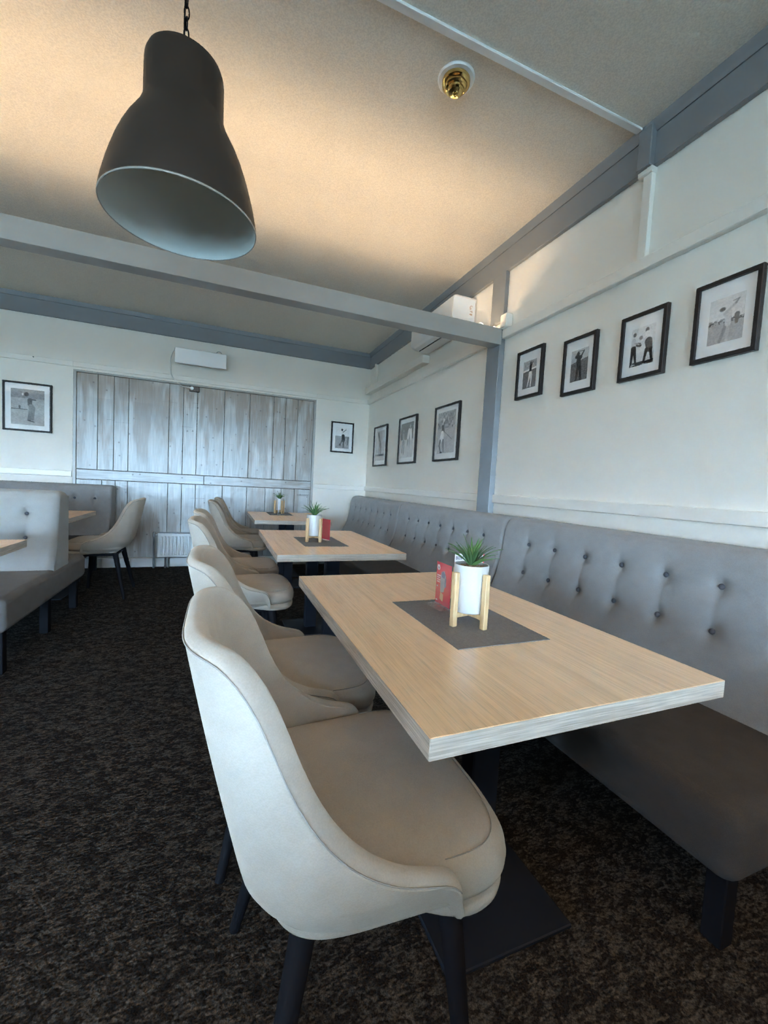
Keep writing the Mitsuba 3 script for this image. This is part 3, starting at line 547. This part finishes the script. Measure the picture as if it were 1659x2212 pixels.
FIG = {
 'a': [('c', .52, .60, .36, .97, .045, .03, .42), ('c', .58, .60, .56, .98, .04, .03, .62), ('c', .55, .36, .56, .60, .075, .06, .70), ('c', .45, .37, .74, .20, .03, .025, .66), ('c', .74, .20, .82, .12, .02, .015, .45), ('c', .82, .12, .66, .14, .006, .006, .3), ('e', .38, .26, .06, .045, .25), ('c', .80, .45, .80, .62, .05, .03, .28)],
 'b': [('e', .15, .16, .045, .055, .25), ('c', .12, .30, .12, .46, .055, .06, .72), ('c', .10, .50, .06, .92, .05, .03, .08), ('c', .16, .50, .26, .94, .05, .025, .10), ('c', .30, .44, .40, .46, .05, .05, .15), ('c', .18, .38, .36, .44, .02, .02, .6), ('e', .66, .12, .05, .065, .30), ('c', .68, .22, .76, .38, .08, .09, .90), ('c', .74, .42, .80, .62, .10, .085, .22), ('c', .68, .62, .60, .92, .045, .03, .08), ('c', .84, .62, .92, .92, .045, .03, .08), ('e', .42, .28, .05, .05, .4), ('c', .30, .95, .92, .93, .02, .03, .05), ('c', .62, .30, .45, .44, .02, .02, .8)],
 'c': [('c', .45, .32, .48, .58, .085, .08, .12), ('e', .42, .14, .05, .055, .12), ('c', .30, .22, .56, .26, .05, .06, .10), ('c', .30, .20, .40, .08, .025, .02, .15), ('c', .56, .26, .74, .08, .03, .02, .12), ('c', .74, .08, .44, .06, .01, .008, .15), ('c', .42, .58, .36, .95, .05, .035, .13), ('c', .56, .58, .62, .95, .05, .035, .12)],
 'd': [('e', .56, .10, .04, .045, .12), ('c', .56, .20, .54, .42, .06, .055, .06), ('c', .62, .18, .72, .08, .022, .018, .15), ('c', .53, .46, .48, .66, .06, .04, .82), ('c', .48, .66, .38, .94, .035, .025, .80), ('c', .62, .46, .64, .68, .05, .04, .80), ('c', .64, .68, .62, .95, .035, .025, .80)],
 'e': [('c', .33, .22, .24, .40, .018, .025, .80), ('e', .36, .20, .035, .04, .88), ('c', .30, .36, .34, .46, .055, .06, .22), ('c', .30, .52, .28, .62, .075, .09, .90), ('c', .20, .68, .14, .80, .03, .022, .25), ('c', .14, .80, .24, .95, .022, .02, .25), ('c', .36, .68, .40, .95, .03, .02, .28), ('c', .42, .48, .86, .69, .005, .005, .2), ('c', .22, .97, .30, .97, .018, .018, .05)],
 'f': [('e', .22, .22, .035, .035, .55), ('c', .22, .34, .24, .48, .06, .055, .55), ('c', .18, .52, .14, .84, .025, .018, .30), ('c', .28, .52, .28, .88, .025, .018, .34), ('e', .74, .12, .045, .05, .55), ('c', .66, .24, .60, .45, .07, .08, .88), ('c', .80, .24, .82, .46, .06, .06, .90), ('c', .60, .50, .56, .64, .03, .022, .35), ('c', .74, .50, .72, .72, .03, .02, .55)],
 'g': [('c', .30, .10, .38, .28, .06, .06, .30), ('c', .38, .28, .55, .50, .06, .06, .45), ('c', .55, .50, .62, .80, .05, .035, .50), ('c', .42, .40, .40, .80, .045, .03, .55), ('c', .25, .82, .85, .82, .022, .022, .15)],
 'h': [('e', .46, .14, .05, .06, .22), ('c', .56, .30, .56, .42, .055, .05, .25), ('c', .52, .28, .72, .28, .02, .018, .28), ('c', .60, .46, .58, .66, .06, .05, .42), ('c', .66, .50, .64, .82, .045, .035, .38), ('c', .58, .66, .54, .84, .05, .04, .35), ('c', .50, .86, .68, .90, .014, .014, .2), ('c', .26, .48, .26, .55, .02, .02, .25), ('e', .35, .15, .02, .03, .9)],
 'i': [('e', .48, .12, .045, .055, .15), ('c', .50, .22, .55, .36, .045, .05, .80), ('c', .56, .22, .76, .10, .018, .015, .35), ('c', .56, .40, .58, .60, .075, .085, .10), ('c', .48, .62, .38, .82, .03, .022, .20), ('c', .60, .62, .60, .92, .03, .022, .15), ('c', .92, .46, .88, .80, .035, .03, .30), ('e', .36, .82, .05, .05, .2)],
}
def picture(w, h, fr, bgf, fig, m, label, seed, group, fw=0.018):
    t = thing('framed_photograph', label, 'picture', group)
    for g in ring_box(-w / 2, w / 2, -h / 2, h / 2, fw, 0.024): part(t, 'frame_rail', g, 'm_frame', to=m)
    part(t, 'mount', box(-w / 2 + fw - 0.002, w / 2 - fw + 0.002, -0.010, -0.004, -h / 2 + fw - 0.002, h / 2 - fw + 0.002), 'm_mat', to=m)
    x0, x1, y0, y1 = fr; pw, ph = (x1 - x0) * w, (y1 - y0) * h
    V, Fc, col = draw(pw, ph, bgf, FIG[fig], seed)
    V = V + np.array([(x0 + x1 - 1) / 2 * w, -0.0106, (1 - y0 - y1) / 2 * h])
    part(t, 'print', (V, Fc), 'm_print', to=m, color=col)
    gl = trimesh.Trimesh([(-w / 2 + fw, -0.015, -h / 2 + fw), (w / 2 - fw, -0.015, -h / 2 + fw), (w / 2 - fw, -0.015, h / 2 - fw), (-w / 2 + fw, -0.015, h / 2 - fw)], [(0, 1, 2), (0, 2, 3)], process=False)
    part(t, 'glass', gl, 'm_glass', to=m)
def on_right(y0, y1, z0, z1): return (y1 - y0, z1 - z0, mat4(XR - 0.001, (y0 + y1) / 2, (z0 + z1) / 2, -math.pi / 2))
def on_back(x0, x1, z0, z1): return (x1 - x0, z1 - z0, mat4((x0 + x1) / 2, YB - 0.001, (z0 + z1) / 2, 0))
GP = 'black framed photographs on the right wall'
def rp(y, z, fr, bgf, fig, label, seed): w, h, m = on_right(*y, *z); picture(w, h, fr, bgf, fig, m, label, seed, GP)
rp((1.043, 1.297), (1.779, 2.119), (.24, .77, .24, .80), bg_crowd, 'a', 'black framed photograph of a golfer in mid swing before a crowd, nearest the viewer', 1)
rp((1.422, 1.671), (1.777, 2.110), (.24, .76, .22, .80), bg_plain, 'b', 'black framed photograph of two men in dark trousers shaking hands on a pale ground', 2)
rp((1.826, 2.074), (1.775, 2.114), (.25, .76, .23, .78), bg_dark, 'c', 'black framed photograph of a dark golfer against a pale sky with arms raised', 3)
rp((2.254, 2.515), (1.826, 2.162), (.25, .75, .24, .80), bg_mid, 'd', 'black framed photograph of a figure in white trousers, next to the grey column', 4)
rp((3.263, 3.724), (1.426, 1.957), (.13, .84, .12, .86), bg_trees, 'e', 'larger black framed photograph of a golfer in a white skirt before trees', 5)
rp((4.138, 4.618), (1.427, 1.963), (.13, .82, .13, .87), bg_walk, 'f', 'black framed photograph of two walkers in white shirts, middle of the far three', 6)
rp((5.000, 5.480), (1.420, 1.956), (.14, .84, .12, .86), bg_soft, 'g', 'narrow looking black framed grey photograph nearest the far corner of the right wall', 7)
w, h, m = on_back(-2.203, -1.765, 1.548, 2.079); picture(w, h, (.16, .84, .14, .87), bg_yard, 'h', m, 'black framed photograph on the end wall left of the plank panel', 8, None)
w, h, m = on_back(1.445, 1.774, 1.598, 2.028); picture(w, h, (.19, .81, .17, .86), bg_rock, 'i', m, 'small black framed photograph on the end wall right of the plank panel', 9, None)

# ------------------------------------------------------------------ pendant lamp, ceiling rose
LX, LY, LZ = -0.138, 1.600, 1.994
out = [(0.2350, 0.0), (0.2335, 0.02), (0.2275, 0.05), (0.2195, 0.085), (0.2085, 0.125), (0.196, 0.165), (0.181, 0.205), (0.165, 0.24), (0.147, 0.272), (0.133, 0.297), (0.1255, 0.318), (0.1215, 0.329), (0.1195, 0.336), (0.1185, 0.35), (0.118, 0.41), (0.1175, 0.452), (0.1155, 0.468), (0.110, 0.482), (0.100, 0.490), (0.05, 0.494), (0.0, 0.495)]
inn = [(0.0, 0.490), (0.05, 0.489), (0.10, 0.484), (0.113, 0.466), (0.115, 0.34), (0.122, 0.318), (0.144, 0.270), (0.178, 0.204), (0.205, 0.125), (0.2245, 0.05), (0.2325, 0.001)]
t = thing('pendant_lamp', 'large dark grey bell-shaped pendant lamp hanging on a chain', 'pendant lamp'); m = mat4(LX, LY, LZ)
part(t, 'shade', lathe(out, 96), 'm_lamp', 25, to=m); part(t, 'shade_lining', lathe(inn, 96), 'm_lamp_in', 25, to=m, label='pale inner face of the shade')
part(t, 'rim', lathe([(0.2325, 0.002), (0.2325, -0.0015), (0.2345, -0.002), (0.2360, 0.0), (0.2355, 0.004), (0.2325, 0.002)], 96), 'm_beam', True, to=m)
part(t, 'bulb_holder', cat([trimesh.creation.cylinder(0.024, 0.075, sections=24, transform=trimesh.transformations.translation_matrix((0, 0, 0.448)))]), 'm_white', 30, to=m)
part(t, 'hook_plate', trimesh.creation.cylinder(0.02, 0.012, sections=24, transform=trimesh.transformations.translation_matrix((0, 0, 0.499))), 'm_lamp', 30, to=m)
def link():
    a = np.linspace(0, 2 * math.pi, 25); pts = np.stack([0.0075 * np.sign(np.cos(a)) * np.abs(np.cos(a)) ** 0.8, 0 * a, 0.020 * np.sin(a)], -1)
    rings = []; k = 7; an = np.arange(k) * 2 * np.pi / k
    for i in range(25):
        tg = pts[(i + 1) % 24] - pts[(i - 1) % 24]; tg /= np.linalg.norm(tg); b = np.array([0, 1.0, 0]); c = np.cross(tg, b)
        rings.append(pts[i % 24] + 0.0021 * (np.cos(an)[:, None] * b + np.sin(an)[:, None] * c))
    return loft(rings, caps=False)
LK = ply(link(), 'm_black', True); zz = 0.515; k = 0
while LZ + zz + 0.02 < ZC - 0.03:
    part(t, 'chain_link', LK, to=mat4(LX, LY, LZ + zz, 0.4 + (k % 2) * math.pi / 2)); zz += 0.0335; k += 1
cp = [(LX + 0.006 * math.sin(q * 9), LY + 0.006 * math.cos(q * 9), q) for q in np.linspace(LZ + 0.5, ZC - 0.028, 60)]
part(t, 'cable', tube(cp, 0.0026, 6), 'm_black', True)
part(t, 'canopy', lathe([(0, ZC - 0.032), (0.045, ZC - 0.03), (0.055, ZC - 0.02), (0.057, ZC - 0.0005), (0, ZC - 0.0005)], 40), 'm_lamp', 35, to=mat4(LX, LY, 0))
t = thing('ceiling_rose', 'stepped brass ceiling rose on a white round plate', 'ceiling fitting'); m = mat4(0.957, 1.793, ZC)
part(t, 'plate', lathe([(0, -0.012), (0.062, -0.012), (0.079, -0.010), (0.084, -0.004), (0.084, 0.0), (0, 0.0)], 56), 'm_white', 30, to=m, label='white round plate')
part(t, 'brass_cap', lathe([(0, -0.066), (0.010, -0.066), (0.013, -0.062), (0.030, -0.060), (0.036, -0.055), (0.038, -0.047), (0.046, -0.045), (0.051, -0.040), (0.052, -0.033), (0.058, -0.031), (0.063, -0.026), (0.064, -0.012), (0, -0.012)], 56), 'm_brass', 28, to=m)
part(t, 'screw', lathe([(0, -0.078), (0.004, -0.077), (0.0055, -0.072), (0.004, -0.066), (0, -0.066)], 16), 'm_brass', True, to=m)

# ------------------------------------------------------------------ air conditioner, heater, radiator, cables
A0, A1 = 3.125, 3.935
t = thing('air_conditioner', 'white wall air conditioner half hidden behind the beam', 'air conditioner')
pr = [(XR - 0.002, 2.785), (1.80, 2.785), (1.776, 2.775), (1.768, 2.75), (1.766, 2.60), (1.772, 2.572), (1.79, 2.553), (1.82, 2.545), (1.90, 2.535), (1.96, 2.54), (XR - 0.002, 2.56)]
def prism(prof, y0, y1, inset=0.0):
    p = np.array(prof); c = p.mean(0); return loft([[(a, y0, b) for a, b in (p - c) * (1 - inset) + c], [(a, y0 + 0.006, b) for a, b in p], [(a, y1 - 0.006, b) for a, b in p], [(a, y1, b) for a, b in (p - c) * (1 - inset) + c]])
part(t, 'body', prism(pr, A0, A1, 0.03), 'm_white_gloss', 30)
part(t, 'end_seam', cat([box(1.985, 1.9875, A0 - 0.001, A0 + 0.003, 2.565, 2.775), box(1.80, 1.985, A0 - 0.001, A0 + 0.003, 2.773, 2.775)]), 'm_print_tan')
part(t, 'louvre', hull([(1.776, y, 2.566) for y in (A0 + 0.05, A1 - 0.05)] + [(1.84, y, 2.536) for y in (A0 + 0.05, A1 - 0.05)] + [(1.79, y, 2.544) for y in (A0 + 0.05, A1 - 0.05)]), 'm_white', label='long air outlet flap')
part(t, 'outlet_slot', box(1.845, 1.853, A0 + 0.04, A1 - 0.04, 2.534, 2.5425), 'm_slot', label='dark outlet slot')
def arc(cx, cz, r, a0, a1): return tube([(cx + r * math.cos(a), 0, cz + r * math.sin(a)) for a in np.linspace(math.radians(a0), math.radians(a1), 14)], 0.0016, 6)
mk = cat([arc(0, 0.030, 0.011, 20, 200), arc(-0.006, 0.022, 0.005, 0, 350), tube([(-0.009, 0, 0.006), (-0.002, 0, 0.004), (-0.004, 0, 0.0)], 0.002, 6), tube([(0.004, 0, 0.010), (0.007, 0, 0.004), (0.010, 0, -0.001)], 0.002, 6), tube([(0.010, 0, 0.006), (0.004, 0, -0.001)], 0.0018, 6), tube([(-0.008, 0, -0.012), (0.009, 0, -0.013)], 0.002, 6), tube([(-0.008, 0, -0.018), (0.009, 0, -0.019)], 0.002, 6), tube([(-0.008, 0, -0.012), (-0.008, 0, -0.018)], 0.002, 6), tube([(0.009, 0, -0.013), (0.009, 0, -0.019)], 0.002, 6)])
mk.apply_scale(1.25)
part(t, 'end_marks', mk, 'm_print_tan', True, to=mat4(1.945, A0 - 0.0005, 2.665), label='small moulded marks on the end')
one('junction_box', box(XR - 0.062, XR - 0.002, 2.624, 2.698, 2.386, 2.486, 0.005), 'm_trim', 'small white junction box on the picture rail at the beam end', 'junction box')
def loop(cx, cy, cz, r): return [(cx + r * math.cos(a), cy + 0.01 * math.sin(a), cz + r * math.sin(a)) for a in np.linspace(-0.4, math.pi + 0.4, 14)]
one('cable', tube(np.vstack([[(1.60, 2.74, BZ0 + 0.095), (1.70, 2.735, BZ0 + 0.13)], loop(1.80, 2.735, BZ1 + 0.01, 0.022)[::-1], [(1.90, 2.74, BZ0 + 0.13)], loop(1.925, 2.74, BZ1 + 0.012, 0.016)[::-1], [(1.955, 2.69, BZ1 + 0.03)]]), 0.0028, 6), 'm_white', 'thin loose cable looped on the beam end by the air conditioner', 'cable', smooth=True)

t = thing('infrared_heater', 'white rectangular heater panel high on the end wall', 'heater'); hy = 5.66
hm = trimesh.transformations.rotation_matrix(0.10, (1, 0, 0), (0, YB, 2.6))
def tilt(g): g = g.copy(); g.apply_transform(hm); return g
part(t, 'front_panel', tilt(box(-0.535, 0.045, hy, hy + 0.045, 2.512, 2.690, 0.004)), 'm_white')
part(t, 'back_tray', tilt(box(-0.520, 0.030, hy + 0.0445, hy + 0.085, 2.520, 2.680, 0.003)), 'm_slot')
part(t, 'bracket', cat([box(x - 0.02, x + 0.02, hy + 0.07, YB - 0.001, 2.59, 2.61, 0.002) for x in (-0.40, -0.10)]), 'm_pipe')
part(t, 'handle_loop', tube([(-0.045 + 0.030 * math.cos(a), hy + 0.06, 2.685 + 0.032 * math.sin(a)) for a in np.linspace(-0.2, math.pi + 0.2, 18)], 0.0035, 6), 'm_beam', True)
cab = [(-0.541, 5.70, 2.655), (-0.560, 5.715, 2.625), (-0.585, 5.755, 2.56), (-0.588, 5.775, 2.48), (-0.585, 5.775, 2.40), (-0.555, 5.772, 2.335), (-0.48, 5.768, 2.262), (-0.425, 5.762, 2.238), (-0.385, 5.752, 2.232)]
from scipy.interpolate import CubicSpline
cs = CubicSpline(np.arange(len(cab)), np.array(cab)); one('power_cable', tube(cs(np.linspace(0, len(cab) - 1, 60)), 0.0042, 7), 'm_white', 'thin white cable hanging from the heater to the socket', 'cable', smooth=True)
t = thing('wall_socket', 'dark brown double socket at the top of the planks with a white plug', 'socket')
part(t, 'cover', box(-0.375, -0.262, 5.765, YB + 0.0075, 2.199, 2.264, 0.005), 'm_brown')
part(t, 'plug', cat([trimesh.creation.cylinder(0.021, 0.03, sections=28, transform=trimesh.transformations.translation_matrix((-0.345, 5.752, 2.232)) @ trimesh.transformations.rotation_matrix(math.pi / 2, (1, 0, 0))), cone((-0.355, 5.745, 2.232), (-0.40, 5.752, 2.234), 0.011, 0.006, 16)]), 'm_white', 30, label='white plug')
t = thing('radiator', 'white ribbed radiator under the plank panel', 'radiator'); rx0, rx1 = -0.685, 0.16
part(t, 'panel', box(rx0, rx1, 5.715, 5.755, 0.130, 0.432, 0.006), 'm_white')
part(t, 'top_grille', box(rx0 + 0.015, rx1 - 0.015, 5.718, 5.770, 0.428, 0.437, 0.002), 'm_print_grey')
for k in range(int((rx1 - rx0 - 0.07) / 0.0395)):
    x = rx0 + 0.047 + 0.0395 * k
    part(t, 'rib', hull([(x + a, 5.717, z) for a in (-0.014, 0.014) for z in (0.155, 0.395)] + [(x + a, 5.704, z) for a in (-0.007, 0.007) for z in (0.165, 0.385)]), 'm_white')
part(t, 'bracket', cat([box(x - 0.012, x + 0.012, 5.74, YB - 0.014, 0.2, 0.38, 0.001) for x in (rx0 + 0.1, rx1 - 0.1)]), 'm_white')
part(t, 'supply_pipe', cat([cone((-0.722, 5.722, 0.0), (-0.722, 5.722, 0.42), 0.0115, 0.0115, 14)]), 'm_pipe', 30, label='metal pipe up the left side')
vl = part(t, 'valve', cat([cone((-0.722, 5.722, 0.385), (-0.722, 5.722, 0.445), 0.017, 0.015, 16), cone((-0.722, 5.722, 0.408), (-0.675, 5.728, 0.408), 0.011, 0.011, 14)]), 'm_pipe', 30)
part(t, 'return_pipe', cat([cone((-0.595, 5.722, 0.0), (-0.595, 5.722, 0.135), 0.010, 0.010, 14), cone((-0.565, 5.735, 0.0), (-0.565, 5.735, 0.135), 0.010, 0.010, 14), cone((-0.595, 5.722, 0.0), (-0.595, 5.722, 0.03), 0.014, 0.014, 14)]), 'm_pipe', 30)
one('wall_hook', cat([cone((1.945, YB - 0.001, 2.545), (1.945, YB - 0.03, 2.545), 0.022, 0.018, 20), tube([(1.93, YB - 0.02, 2.525), (1.90, YB - 0.02, 2.520), (1.875, YB - 0.012, 2.53)], 0.005, 7)]), 'm_trim', 'small off white wall hook in the far right corner', 'hook', smooth=30)
one('nail', cone((-1.935, YB, 2.36), (-1.935, YB - 0.02, 2.365), 0.004, 0.006, 10), 'm_slot', 'small dark nail in the end wall above the left photograph', 'nail', smooth=30)
